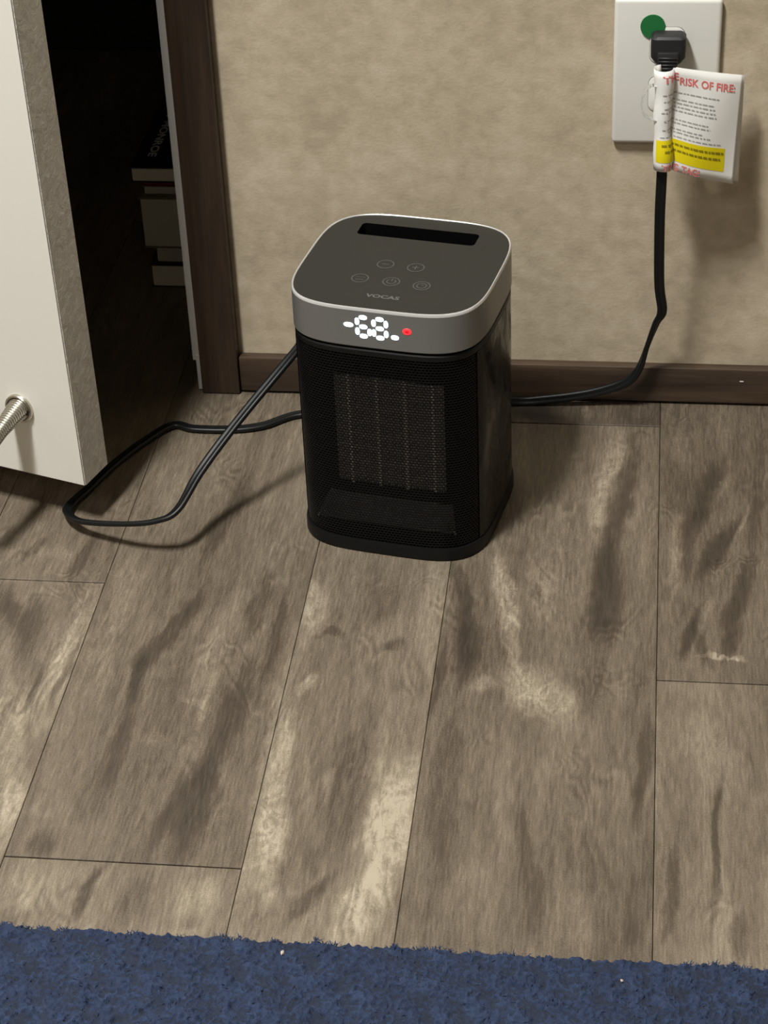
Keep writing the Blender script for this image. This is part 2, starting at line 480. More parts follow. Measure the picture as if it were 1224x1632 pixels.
# ------------------------------------------------------------------ closet door
DA = math.radians(-18.37)
def door_mat():
    m = mat('white_door', (240, 238, 229), 0.45)
    nt = NT(m)
    n = nt.noise(scaled(nt, 1, 1, 1), 160, 3).outputs[0]
    nt.bump(n, 0.06, 0.0006)
    return m
def edge_mat():
    m = mat('door_edge_band', (205, 202, 194), 0.5)
    nt = NT(m)
    p = scaled(nt, 1, 1, 0.8)
    n = nt.noise(p, 150, 5, 0.6, 0.8).outputs[0]
    n2 = nt.noise(p, 60, 3).outputs[0]
    nt.link(nt.ramp(nt.math('ADD', nt.math('MULTIPLY', n, 0.5), nt.math('MULTIPLY', n2, 0.5)), [(0.38, lin(212, 210, 203)), (0.62, lin(230, 228, 220))]), nt.b.inputs['Base Color'])
    nt.bump(n, 1.0, 0.0022)
    return m
door = empty('door_1', (-0.0262, -0.2110, 0.038), DA)
door.rotation_euler = (0, math.radians(-0.55), DA)
struct(door, 'white closet door standing ajar with a spring door stop')
boxo('door_slab', -0.612, -0.0007, 0.0, 0.033, 0.0, 2.0, door_mat(), door, 0.0006, 1)
boxo('edge_band', -0.0012, 0.0, 0.0008, 0.0325, 0.0004, 1.9995, edge_mat(), door, 0.0003, 1)
M['nickel'] = mat('brushed_nickel', (206, 202, 192), 0.3, 1.0)
M['rubber_white'] = mat('white_rubber', (225, 223, 214), 0.6)
ds = empty('door_stop', (-0.049, 0.0, 0.0595))
ds.parent = door
prof = [(0.0118, 0.0), (0.0118, -0.0022), (0.0112, -0.0030), (0.0100, -0.0030), (0.0086, -0.0012), (0.0060, -0.0012)]
rings = [[(r * math.cos(2 * PI * k / 28), y, r * math.sin(2 * PI * k / 28)) for k in range(28)] for r, y in prof]
obj('flange', *loft(rings, False, True), M['nickel'], ds, autos=50)
hel = []
turns, per, L = 30, 14, 0.066
for k in range(turns * per + 1):
    a = k / per * 2 * PI
    t = k / (turns * per)
    r = 0.0080 - 0.0030 * min(1, t * 2.6) ** 0.8
    hel.append((r * math.cos(a), -0.002 - L * t, r * math.sin(a) - 0.16 * L * t * t - 0.10 * L * t))
obj('spring', *tube(hel, 0.00125, 6), M['nickel'], ds, smooth=True)
tipc = hel[-1]
rings = [[(r * math.cos(2 * PI * k / 20), tipc[1] + y, -0.26 * L + r * math.sin(2 * PI * k / 20)) for k in range(20)] for r, y in ((0.0045, 0.003), (0.0072, 0.002), (0.0078, -0.004), (0.0066, -0.009), (0.003, -0.011))]
obj('bumper_tip', *loft(rings, True, True), M['rubber_white'], ds, autos=50)
# ------------------------------------------------------------------ space heater
HA, HB, HN, HH = 0.0720, 0.0716, 4.07, 0.2089
M['black_plastic'] = mat('black_plastic', (15, 15, 16), 0.45, 0.0, **{'Specular IOR Level': 0.28})
M['gloss_black'] = mat('glossy_black_shell', (22, 20, 18), 0.22, 0.0, **{'Specular IOR Level': 0.16})
M['grille_black'] = mat('black_grille', (9, 9, 10), 0.42, 0.0, **{'Specular IOR Level': 0.28})
M['inner_black'] = mat('inner_black', (5, 5, 5), 0.8, 0.0, **{'Specular IOR Level': 0.08})
M['band'] = mat('gunmetal_band', (132, 132, 130), 0.4, 0.4)
M['rim'] = mat('polished_rim', (228, 228, 226), 0.28, 0.4)
M['top_panel'] = mat('dark_touch_panel', (38, 38, 35), 0.5)
M['icon'] = mat('grey_print', (78, 78, 75), 0.5)
M['brand'] = mat('pale_grey_print', (100, 100, 97), 0.5)
M['fin'] = mat('aluminium_fin', (200, 200, 196), 0.5, 0.1)
M['fin_bar'] = mat('bright_fin_bar', (244, 244, 240), 0.5, 0.0)
M['ramp'] = mat('charcoal_deflector', (140, 141, 142), 0.5)
def glow(name, rgb, st):
    m = mat(name, rgb, 0.5)
    b = m.node_tree.nodes['Principled BSDF']
    b.inputs['Emission Color'].default_value = lin(*rgb)
    b.inputs['Emission Strength'].default_value = st
    return m
M['led_white'] = glow('white_led', (222, 240, 255), 3.2)
M['led_red'] = glow('red_led', (255, 40, 48), 1.6)
M['led_red_core'] = glow('dark_red_led', (190, 10, 22), 0.7)
# smudges on the glossy shell
_nt = NT(M['gloss_black'])
_sm = _nt.noise(scaled(_nt, 1, 1, 0.5), 55, 4, 0.65, 0.8).outputs[0]
_nt.put(_nt.b.inputs['Roughness'], _nt.maprange(_sm, 0.42, 0.68, 0.16, 0.50))
_nt.link(_nt.ramp(_sm, [(0.5, lin(13, 12, 11)), (0.74, lin(44, 41, 36))]), _nt.b.inputs['Base Color'])

heater = empty('space_heater', (0.2158, -0.1629, 0.0), math.radians(-10.34))
tag(heater, 'black ceramic space heater with silver band and lit 68 display on plank floor', 'space heater')

def se(s=1.0, n=120, off=0.0):
    out = []
    for k in range(n):
        t = 2 * PI * k / n
        c, q = math.cos(t), math.sin(t)
        out.append(((HA * s - off) * math.copysign(abs(c) ** (2 / HN), c), (HB * s - off) * math.copysign(abs(q) ** (2 / HN), q)))
    return out
def resamp(poly, n):
    P = np.array(poly + [poly[0]])
    d = np.r_[0, np.cumsum(np.linalg.norm(np.diff(P, axis=0), axis=1))]
    t = np.linspace(0, d[-1], n, endpoint=False)
    return list(zip(np.interp(t, d, P[:, 0]), np.interp(t, d, P[:, 1])))
RING = {}
def ring(s, z, n=112):
    if s not in RING:
        RING[s] = resamp(se(s, 720), n)
    return [(x, y, z) for x, y in RING[s]]

obj('base', *loft([ring(0.992, 0.0), ring(1.0086, 0.0015), ring(1.0086, 0.0090), ring(1.001, 0.0108), ring(0.94, 0.0108)], True, True), M['black_plastic'], heater, autos=35)
# top ring frame under the band, recessed neck, band, polished rim
obj('upper_frame', *loft([ring(0.93, 0.1708), ring(0.988, 0.1708), ring(0.992, 0.1714), ring(0.992, 0.1746), ring(0.982, 0.1756), ring(0.93, 0.1756)]), M['black_plastic'], heater, autos=35)
obj('neck', *loft([ring(0.955, 0.1640), ring(0.955, 0.1790)]), M['inner_black'], heater, autos=35)
obj('metal_band', *loft([ring(0.94, 0.1776), ring(0.992, 0.1776), ring(1.0, 0.1784), ring(1.0, 0.2066)]), M['band'], heater, autos=35)
obj('polished_rim', *loft([ring(1.0, 0.2066), ring(0.998, 0.2078), ring(0.992, 0.2088), ring(0.987, 0.2089), ring(0.980, 0.2083)]), M['rim'], heater, autos=50)
# top panel with carrying slot
def rrect(cx, cy, hx, hy, r, n=6):
    out = []
    for sx, sy, a0 in ((1, 1, 0), (-1, 1, PI / 2), (-1, -1, PI), (1, -1, 1.5 * PI)):
        for k in range(n + 1):
            a = a0 + PI / 2 * k / n
            out.append((cx + sx * (hx - r) + r * math.cos(a), cy + sy * (hy - r) + r * math.sin(a)))
    return out
slot = rrect(-0.0015, 0.0452, 0.0448, 0.0092, 0.0035)
bm = bmesh.new()
es = []
for loop in (resamp(se(0.980, 720), 112), slot):
    vs = [bm.verts.new((x, y, 0.2083)) for x, y in loop]
    es += [bm.edges.new((vs[i], vs[(i + 1) % len(vs)])) for i in range(len(vs))]
bmesh.ops.triangle_fill(bm, use_beauty=True, edges=es)
top = from_bm('top_panel', bm, M['top_panel'], heater)
for pgn in top.data.polygons:
    if pgn.normal.z < 0:
        top.data.flip_normals()
        break
obj('carry_slot', *loft([[(x, y, 0.2083) for x, y in slot], [(x, y, 0.150) for x, y in slot]], False, True), M['inner_black'], heater)

# arc of the body outline from the left seam over the front to the right seam
BIG = se(1.0, 4000)
def arc(scale, front, n, sx=0.068):
    P = np.array(BIG) * scale
    P = np.vstack([P, P[:1]])
    ang = np.arctan2(P[:, 1], P[:, 0])
    if front:   # t from 180 to 360 deg
        half = [p for p in P if p[1] < 0]
        half.sort(key=lambda p: math.atan2(p[1], p[0]))
        pts = [p for p in half if not (abs(p[0]) > sx * scale and p[1] > -0.0485 * scale)]
    else:
        pts = [p for p in P if not (p[1] < 0 and not (abs(p[0]) > sx * scale and p[1] > -0.0485 * scale))]
        pts.sort(key=lambda p: (math.atan2(p[1], p[0]) + PI / 2) % (2 * PI))
    pts = np.array(pts)
    d = np.r_[0, np.cumsum(np.linalg.norm(np.diff(pts, axis=0), axis=1))]
    t = np.linspace(0, d[-1], n)
    return np.stack([np.interp(t, d, pts[:, 0]), np.interp(t, d, pts[:, 1])], 1), d[-1]
Z0, Z1 = 0.0108, 0.1710
A, _ = arc(0.992, False, 90)
B, _ = arc(0.955, False, 90)
loopxy = [tuple(p) for p in A] + [tuple(p) for p in B[::-1]]
obj('rear_shell', *loft([[(x, y, Z0) for x, y in loopxy], [(x, y, Z1) for x, y in loopxy]], True, True), M['gloss_black'], heater, autos=30)

# perforated front grille : every hole is cut
G, GL = arc(0.984, True, 1200)
gs = np.linspace(0, GL, 1200)
tx = np.gradient(G[:, 0], gs); ty = np.gradient(G[:, 1], gs)
def gpt(s, z, depth=0.0):
    s = np.clip(s, 0, GL)
    x = np.interp(s, gs, G[:, 0]); y = np.interp(s, gs, G[:, 1])
    nx = np.interp(s, gs, ty); ny = -np.interp(s, gs, tx)     # outward
    l = np.hypot(nx, ny)
    return np.stack([x - nx / l * depth, y - ny / l * depth, np.broadcast_to(z, np.shape(x))], -1)
GP, GR = 0.00270, 0.00215
ncol = int(GL / GP); GP = GL / ncol
nrow = int((Z1 - Z0) / GR); GR = (Z1 - Z0) / nrow
V, Fc = [], []
hx, hz = GP * 0.415, GR * 0.405
for r in range(nrow):
    zc = Z0 + (r + 0.5) * GR
    for c in range(ncol + (r % 2)):
        sc_ = (c + (0.5 if r % 2 == 0 else 0.0)) * GP
        cell = [(-GP / 2, -GR / 2), (0, -GR / 2), (GP / 2, -GR / 2), (GP / 2, GR / 2), (0, GR / 2), (-GP / 2, GR / 2)]
        hole = [(-hx, -hz * 0.5), (0, -hz), (hx, -hz * 0.5), (hx, hz * 0.5), (0, hz), (-hx, hz * 0.5)]
        b = len(V)
        V += [(sc_ + u, zc + w, 0.0) for u, w in cell] + [(sc_ + u, zc + w, 0.0) for u, w in hole] + [(sc_ + u, zc + w, 0.0007) for u, w in hole]
        for i in range(6):
            j = (i + 1) % 6
            Fc.append((b + i, b + j, b + 6 + j, b + 6 + i))
            Fc.append((b + 6 + i, b + 6 + j, b + 12 + j, b + 12 + i))
V = np.array(V)
obj('front_grille', gpt(V[:, 0], V[:, 1], V[:, 2]), Fc, M['grille_black'], heater)

# inside: window frame, element, air deflector
WX0, WX1, WZ0, WZ1 = -0.0418, 0.0422, 0.0455, 0.1385
fy0, fy1 = -0.0475, -0.0440
pr = [boxvf(-0.062, WX0, fy0, fy1, Z0, 0.170), boxvf(WX1, 0.062, fy0, fy1, Z0, 0.170), boxvf(WX0, WX1, fy0, fy1, Z0, WZ0), boxvf(WX0, WX1, fy0, fy1, WZ1, 0.170),
      boxvf(WX0, WX1, -0.026, -0.024, WZ0, WZ1)]
obj('inner_frame', *merge(pr), M['inner_black'], heater)
el = empty('heating_element', (0, 0, 0)); el.parent = heater
fins = []
nf = 46
for k in range(nf):
    x = WX0 + (k + 0.5) / nf * (WX1 - WX0)
    fins.append(boxvf(x - 0.00045, x + 0.00045, -0.0455, -0.030, WZ0, WZ1))
nz = 34
for k in range(nz):
    z = WZ0 + (k + 0.5) / nz * (WZ1 - WZ0)
    fins.append(boxvf(WX0, WX1, -0.0445, -0.032, z - 0.0004, z + 0.0004))
obj('fin_pack', *merge(fins), M['fin'], el)
for x in (-0.0302, -0.0086, 0.0127, 0.0335):
    obj('fin_bar', *boxvf(x - 0.0011, x + 0.0011, -0.0475, -0.034, WZ0, WZ1), M['fin_bar'], el)
dv = [(-0.0475, -0.0490, 0.0375), (0.0475, -0.0490, 0.0375), (0.0535, -0.0640, 0.0245), (-0.0535, -0.0640, 0.0245)]
dl = [(x, y, z - 0.002) for x, y, z in dv]
obj('air_deflector', *loft([dl, dv], True, True), M['ramp'], heater)

# display segments on the band, following its curve
def fronty(x, s=1.0):
    return -HB * s * (1 - abs(x / (HA * s)) ** HN) ** (1 / HN)
def pill(cx, cz, hx_, hz_, lift=0.00035, n=20, pw=2.4):
    rim, top_ = [], []
    for k in range(n):
        t = 2 * PI * k / n
        u = math.copysign(abs(math.cos(t)) ** (2 / pw), math.cos(t)); w = math.copysign(abs(math.sin(t)) ** (2 / pw), math.sin(t))
        for lst, q, d in ((rim, 1.0, 0.0), (top_, 0.88, lift)):
            x = cx + hx_ * q * u
            lst.append((x, fronty(x) - d, cz + hz_ * q * w))
    return loft([rim, top_], False, True)
SEG = {'a': (0, 7.4, 0), 'g': (0, 0, 0), 'd': (0, -7.4, 0), 'f': (-4.45, 3.9, 1), 'b': (4.45, 3.9, 1), 'e': (-4.45, -3.9, 1), 'c': (4.45, -3.9, 1)}
disp = empty('display', (0, 0, 0)); disp.parent = heater
disp['label'] = 'glowing white 68 readout'
for cx, segs in ((-7.9, 'afgedc'), (4.2, 'abcdefg')):
    ps = []
    for s_ in segs:
        u, w, vert = SEG[s_]
        ps.append(pill((cx + u) / 1000, (194.4 + w) / 1000, 0.00165 if vert else 0.0030, 0.0029 if vert else 0.00185))
    obj('display_digit', *merge(ps), M['led_white'], disp)
obj('indicator_dash', *pill(-0.0187, 0.1949, 0.0036, 0.0019), M['led_white'], disp)
obj('indicator_dash', *pill(0.0149, 0.1886, 0.0029, 0.0019), M['led_white'], disp)
rl = obj('indicator_light', *pill(0.0238, 0.1944, 0.0032, 0.0026, n=24, pw=2.0), M['led_red'], disp)
rl['label'] = 'red round indicator light'
obj('indicator_core', *pill(0.0238, 0.1944, 0.0014, 0.0010, 0.0006, n=16, pw=2.0), M['led_red_core'], disp)

# touch buttons and brand lettering on the top panel
TZ = 0.20845
def annulus(cx, cy, r0, r1, a0=0.0, a1=2 * PI, n=36):
    v, f = [], []
    for k in range(n + 1):
        a = a0 + (a1 - a0) * k / n
        v += [(cx + r0 * math.cos(a), cy + r0 * math.sin(a), TZ), (cx + r1 * math.cos(a), cy + r1 * math.sin(a), TZ)]
    for k in range(n):
        f.append((2 * k, 2 * k + 1, 2 * k + 3, 2 * k + 2))
    return v, f
def bar(cx, cy, hx_, hy_):
    return [(cx - hx_, cy - hy_, TZ), (cx + hx_, cy - hy_, TZ), (cx + hx_, cy + hy_, TZ), (cx - hx_, cy + hy_, TZ)], [(0, 1, 2, 3)]
mm = 0.001
R0, R1 = 5.5 * mm, 6.4 * mm
btn = {
    'minus': [annulus(-11.2 * mm, -5 * mm, R0, R1), bar(-11.2 * mm, -5 * mm, 2.6 * mm, 0.45 * mm)],
    'plus': [annulus(11.4 * mm, -5.2 * mm, R0, R1), bar(11.4 * mm, -5.2 * mm, 2.6 * mm, 0.45 * mm), bar(11.4 * mm, -3.6 * mm, 0.45 * mm, 1.1 * mm), bar(11.4 * mm, -6.8 * mm, 0.45 * mm, 1.1 * mm)],
    'mode': [annulus(-23 * mm, -28.8 * mm, R0, R1)] + [annulus((-25.2 + 2.2 * k) * mm, -28.8 * mm, 1.5 * mm, 2.1 * mm, 0.6, 2.6, 8) for k in range(3)] + [bar(-23 * mm, -30.6 * mm, 3 * mm, 0.4 * mm)],
    'power': [annulus(0.2 * mm, -29 * mm, R0, R1), annulus(0.2 * mm, -29 * mm, 2.7 * mm, 3.6 * mm, PI * 0.68, PI * 2.32), bar(0.2 * mm, -26.6 * mm, 0.5 * mm, 1.9 * mm)],
    'timer': [annulus(22.9 * mm, -30.2 * mm, R0, R1), annulus(22.9 * mm, -30.2 * mm, 3.0 * mm, 3.9 * mm), bar(23.7 * mm, -30.2 * mm, 1.0 * mm, 0.35 * mm), bar(22.9 * mm, -29.2 * mm, 0.35 * mm, 1.2 * mm)],
}
for k_, ps in btn.items():
    o = obj('touch_button', *merge(ps), M['icon'], heater)
    o['label'] = 'grey circled %s touch symbol' % k_
tv, tf, tw, th_ = text_vf('VOCAS', 0.006, 0.03)
sx_, sy_ = 0.0245 / tw, 0.0046 / th_
obj('brand_lettering', [(x * sx_ - 0.01165, y * sy_ - 0.0538, TZ) for x, y, z in tv], tf, M['brand'], heater)

# ------------------------------------------------------------------ power cord
M['cord'] = mat('black_cord', (17, 19, 20), 0.42, 0.0, **{'Specular IOR Level': 0.35})
M['plug'] = mat('black_plug', (33, 33, 34), 0.5)
cord = empty('power_cord', (0.24, -0.055, 0.0))
tag(cord, 'black flat twin power cord looping over the floor up to the wall outlet', 'power cord')
CP = [  # point, side direction of the flat cable
    ((0.215, -0.0885, 0.030), (1, 0, 0.2)), ((0.195, -0.064, 0.022), (1, 0.5, 0.2)), ((0.158, -0.045, 0.008), (0, 1, 0)), ((0.1110, -0.0447, 0.0030), (0, 1, 0)), ((0.0839, -0.0634, 0.0030), (0, 1, 0)), ((0.0591, -0.0705, 0.0030), (0, 1, 0)),
    ((0.0280, -0.0712, 0.0030), (0, 1, 0)), ((0.0088, -0.0674, 0.0030), (-0.3, 1, 0)), ((-0.0112, -0.0960, 0.0030), (-1, 0.4, 0)), ((-0.0273, -0.1292, 0.0030), (-1, 0.3, 0)), ((-0.0397, -0.1639, 0.0030), (-1, 0.3, 0)),
    ((-0.0472, -0.1855, 0.0040), (-1, 0.1, 0.2)), ((-0.0462, -0.2022, 0.0070), (-1, -0.5, 0.5)), ((-0.0303, -0.2211, 0.0125), (-0.3, -1, 0.6)), ((0.0089, -0.2387, 0.0240), (0, -1, 0.7)), ((0.0344, -0.2431, 0.0310), (0.3, -1, 0.6)),
    ((0.0497, -0.2376, 0.0380), (0.8, -0.7, 0.4)), ((0.0637, -0.2101, 0.0550), (1, -0.3, 0.1)), ((0.0887, -0.1780, 0.0800), (1, -0.5, 0)), ((0.1260, -0.1300, 0.1115), (1, -0.6, 0)), ((0.145, -0.080, 0.118), (1, -0.6, 0.2)), ((0.178, -0.052, 0.098), (0.4, -1, 0.6)),
    ((0.215, -0.040, 0.058), (0, -1, 0.4)), ((0.250, -0.028, 0.018), (0, -1, 0.2)), ((0.2858, -0.0172, 0.0040), (0, 0.6, 1)), ((0.3117, -0.0155, 0.0052), (0, 0.4, 1)), ((0.3426, -0.0160, 0.0112), (0, 0.25, 1)), ((0.3654, -0.0170, 0.0191), (-0.2, 0.3, 1)),
    ((0.3795, -0.0190, 0.0279), (-0.6, 0.8, 0.6)), ((0.3877, -0.0200, 0.0412), (-0.3, 1, 0.2)), ((0.3931, -0.0215, 0.0624), (0.2, 1, 0.1)), ((0.3992, -0.0260, 0.0853), (0.6, 0.8, 0)), ((0.4035, -0.0300, 0.0993), (1, 0.25, 0)), ((0.4003, -0.0380, 0.1289), (1, 0, 0)),
    ((0.3987, -0.0460, 0.1868), (1, 0, 0)), ((0.3989, -0.0490, 0.2275), (1, 0, 0)), ((0.3988, -0.0465, 0.2646), (1, 0, 0)), ((0.3996, -0.0350, 0.2925), (1, 0, 0)), ((0.4004, -0.0215, 0.2990), (1, 0, 0)), ((0.4004, -0.0165, 0.3060), (1, 0, 0)),
]
cpts = catmull([p for p, d in CP], 10)
cdir = catmull([np.array(d, float) / np.linalg.norm(d) for p, d in CP], 10)
v, f = tube(cpts, 0.0021, wide=cdir, flat=0.0040)
off = np.array(cord.location)
obj('cable', [np.array(p) - off for p in v], f, M['cord'], cord, autos=60)
plug = empty('plug', (0.4009, 0, 0.312)); plug.parent = cord; plug.location = Vector((0.4004, 0.0, 0.3078)) - Vector(cord.location)
def prr(hx_, y0, y1, z, r):
    return [(x, y, z) for x, y in rrect(0, (y0 + y1) / 2, hx_, abs(y1 - y0) / 2, r, 4)]
rings = [prr(0.0110, -0.0085, -0.0215, 0.0148, 0.003), prr(0.0128, -0.0072, -0.0232, 0.0132, 0.004), prr(0.0130, -0.0070, -0.0236, 0.006, 0.004), prr(0.0128, -0.0070, -0.0236, -0.001, 0.004),
         prr(0.0098, -0.0085, -0.0225, -0.0055, 0.004), prr(0.0062, -0.0110, -0.0215, -0.0085, 0.003), prr(0.0052, -0.0120, -0.0210, -0.0110, 0.0025)]
obj('plug_body', *loft(rings, True, True), M['plug'], plug, autos=40)
rings = [prr(0.0078, -0.0225, -0.0262, 0.0045, 0.0012), prr(0.0080, -0.0225, -0.0268, 0.0035, 0.0015), prr(0.0070, -0.0215, -0.0262, -0.0065, 0.0015), prr(0.0062, -0.0205, -0.0248, -0.0098, 0.0015)]
obj('grip', *loft(rings, True, True), M['plug'], plug, autos=40)
for k in range(4):
    z = 0.0005 - k * 0.0028
    w = 0.0072 - k * 0.0005
    boxo('grip_ridge', -w, w, -0.0274 + k * 0.0003, -0.0255, z - 0.0006, z + 0.0006, M['plug'], plug, 0.0004, 1)
for s_ in (-1, 1):
    boxo('prong', s_ * 0.0064 - 0.0008, s_ * 0.0064 + 0.0008, -0.0085, 0.0, -0.001, 0.006, M['nickel'], plug)

# ------------------------------------------------------------------ wall outlet
M['plate'] = mat('white_plate', (226, 225, 217), 0.35)
M['recept'] = mat('white_receptacle', (236, 235, 228), 0.35)
M['gap'] = mat('grey_gap', (112, 110, 104), 0.8)
M['slot_dark'] = mat('dark_slot', (20, 18, 16), 0.8)
M['green'] = mat('green_sticker', (30, 112, 58), 0.55)
outlet = empty('outlet', (0.3996, 0.0, 0.2881))
tag(outlet, 'white wall outlet plate with a round green sticker', 'outlet')
boxo('cover_plate', -0.0394, 0.0394, -0.0062, 0.0, -0.0574, 0.0574, M['plate'], outlet, 0.0032, 4, 60)
def trunc(cz, r, h, y):
    return [(x, y, cz + z) for x, z in rrect(0, 0, r, h, 0.006, 6)]
for cz in (0.0222, -0.0165):
    obj('receptacle_gap', *loft([trunc(cz, 0.0130, 0.0143, -0.0060), trunc(cz, 0.0130, 0.0143, -0.00635)], False, True), M['gap'], outlet)
    r_ = obj('receptacle', *loft([trunc(cz, 0.0127, 0.0139, -0.0060), trunc(cz, 0.0127, 0.0139, -0.0068), trunc(cz, 0.0123, 0.0134, -0.0071)], False, True), M['recept'], outlet, autos=30)
    for sx in (-0.0064, 0.0064):
        obj('slot', *boxvf(sx - 0.0010, sx + 0.0010, -0.00725, -0.0069, cz - 0.002, cz + 0.0055), M['slot_dark'], r_)
    obj('slot', *loft([[(0.0026 * math.cos(2 * PI * k / 14), y, cz - 0.0085 + 0.0026 * math.sin(2 * PI * k / 14)) for k in range(14)] for y in (-0.0069, -0.00725)], False, True), M['slot_dark'], r_)
st = [[(-0.0110 + 0.0091 * math.cos(2 * PI * k / 40), y, 0.0368 + 0.0091 * math.sin(2 * PI * k / 40)) for k in range(40)] for y in (-0.0060, -0.0074)]
stk = obj('sticker', *loft(st, True, True), M['green'], outlet)
stk['label'] = 'round green dot sticker'

# ------------------------------------------------------------------ warning tag on the cord
M['paper'] = mat('white_tag', (240, 239, 234), 0.45)
M['yellow'] = mat('yellow_print', (232, 214, 10), 0.5)
M['red'] = mat('red_print', (226, 120, 116), 0.55)
M['ink'] = mat('grey_ink', (172, 171, 168), 0.6)
M['olive'] = mat('dark_ink_on_yellow', (140, 128, 10), 0.6)
M['clear'] = mat('clear_plastic', (242, 242, 240), 0.15, 0.0, **{'Transmission Weight': 0.85, 'IOR': 1.3})
tagE = empty('warning_tag', (0.3985, -0.0395, 0.268))
tag(tagE, 'white and yellow fire risk warning tag wrapped around the hanging cord', 'warning tag')
TO = np.array((0.3985, -0.0395, 0.268))
TR = 0.0066
PHI0 = math.radians(-8)
def lerp(a, b, t):
    return np.array(a) * (1 - t) + np.array(b) * t
FLAP = 0.0530
def tagpt(s, t, d=0.0):
    """s metres from the crease (negative = round the roll), t 0 top .. 1 bottom, d outward"""
    C = lerp((0.3974, -0.0425, 0.3075), (0.3989, -0.0500, 0.2315), t)
    r = TR + 0.0004 * math.sin(t * 17) + 0.0005 * math.sin(t * 7.3 + 1)
    C[0] += 0.0006 * math.sin(t * 9)
    if s < 0:
        ph = PHI0 - s / TR
        return C + (r + d) * np.array((math.cos(ph), -math.sin(ph), 0)) + np.array((0, 0, -0.0010 * t * max(0, 1 + s / 0.012)))
    P0 = C + r * np.array((math.cos(PHI0), -math.sin(PHI0), 0)) + np.array((0, 0, -0.0010 * t))
    P1 = lerp((0.4557, -0.0240, 0.2952), (0.4522, -0.0360, 0.2125), t)
    k = s / FLAP
    P = lerp(P0, P1, k)
    P[1] -= 0.0035 * math.sin(PI * min(1, k)) * (0.6 + 0.4 * t) - 0.0012 * math.sin(k * 5 + t * 4)
    if d:
        n = np.cross(np.array((0, 0, 1.0)), P1 - P0)
        n /= np.linalg.norm(n)
        if n[1] > 0:
            n = -n
        P = P + n * d
    return P
def tgrid(s0, s1, t0, t1, ns, nt_, m, name, d=0.0, par=None, thick=0.0, fn=None):
    fn = fn or tagpt
    V, F_ = [], []
    for i in range(ns + 1):
        for j in range(nt_ + 1):
            V.append(fn(s0 + (s1 - s0) * i / ns, t0 + (t1 - t0) * j / nt_, d) - TO)
    for i in range(ns):
        for j in range(nt_):
            a = i * (nt_ + 1) + j
            F_.append((a, a + 1, a + nt_ + 2, a + nt_ + 1))
    o = obj(name, V, F_, m, par or tagE, smooth=True)
    if thick:
        md = o.modifiers.new('thickness', 'SOLIDIFY')
        md.thickness = thick
        md.offset = 0
    return o
sheet = tgrid(-0.030, FLAP, 0, 1, 44, 14, M['paper'], 'front_sheet', 0.0, None, 0.00025)
def backpt(s, t, d=0.0):
    P0 = tagpt(0.002, t) + np.array((0, 0.0012, 0))
    P1 = lerp((0.4569, -0.0190, 0.2926), (0.4564, -0.0300, 0.2120), t)
    k = s / 0.05
    P = lerp(P0, P1, k)
    P[1] -= 0.0010 * math.sin(PI * k)
    return P
tgrid(0, 0.05, 0.0, 1.0, 14, 10, M['paper'], 'rear_sheet', 0.0, None, 0.00025, backpt)
tgrid(-0.0165, 0.0438, 0.685, 0.905, 30, 5, M['yellow'], 'yellow_panel', 0.00030)
def ttext(s_, s0, s1, t0, t1, m, name):
    v, f, w, h = text_vf(s_, 0.01, 0.02)
    Ht = 0.0755
    V = [tagpt(s0 + x / w * (s1 - s0), t1 - y / h * (t1 - t0), 0.00045) - TO for x, y, z in v]
    return obj(name, V, f, m, tagE)
ttext('THE', -0.0118, 0.0034, 0.045, 0.115, M['red'], 'red_lettering')
ttext('RISK OF FIRE:', 0.0042, 0.0475, 0.085, 0.158, M['red'], 'red_lettering')
ttext('THIS', -0.0120, 0.0052, 0.925, 0.995, M['red'], 'red_lettering')
ttext('TAG!', 0.0078, 0.0235, 0.925, 0.992, M['red'], 'red_lettering')
# fine print, unreadable in the photograph: short ink marks word by word
rt = random.Random(11)
def fineline(t, s0, s1, m, h=0.012, d=0.00045):
    ps = []
    s = s0
    while s < s1:
        w = rt.uniform(0.0015, 0.0045)
        e = min(s + w, s1)
        nn = 3
        V, F_ = [], []
        for i in range(nn + 1):
            for tt in (t - h / 2, t + h / 2):
                V.append(tagpt(s + (e - s) * i / nn, tt, d) - TO)
        for i in range(nn):
            F_.append((2 * i, 2 * i + 1, 2 * i + 3, 2 * i + 2))
        ps.append((V, F_))
        s = e + rt.uniform(0.0006, 0.0011)
    return ps
lines = []
for t, a, b in ((0.235, -0.012, 0.036), (0.300, -0.011, 0.033), (0.335, 0.0015, 0.034), (0.372, -0.010, 0.034), (0.408, -0.012, 0.035), (0.492, -0.010, 0.029), (0.525, 0.001, 0.031), (0.582, -0.011, 0.025), (0.612, -0.006, 0.032)):
    lines += fineline(t, a, b, M['ink'], 0.011)
lines += fineline(0.655, -0.013, 0.040, M['ink'], 0.009)
obj('fine_print', *merge(lines), M['ink'], tagE)
obj('yellow_panel_print', *merge(fineline(0.735, -0.012, 0.043, M['olive'], 0.020, 0.0006) + fineline(0.795, -0.010, 0.040, M['olive'], 0.020, 0.0006)), M['olive'], tagE)
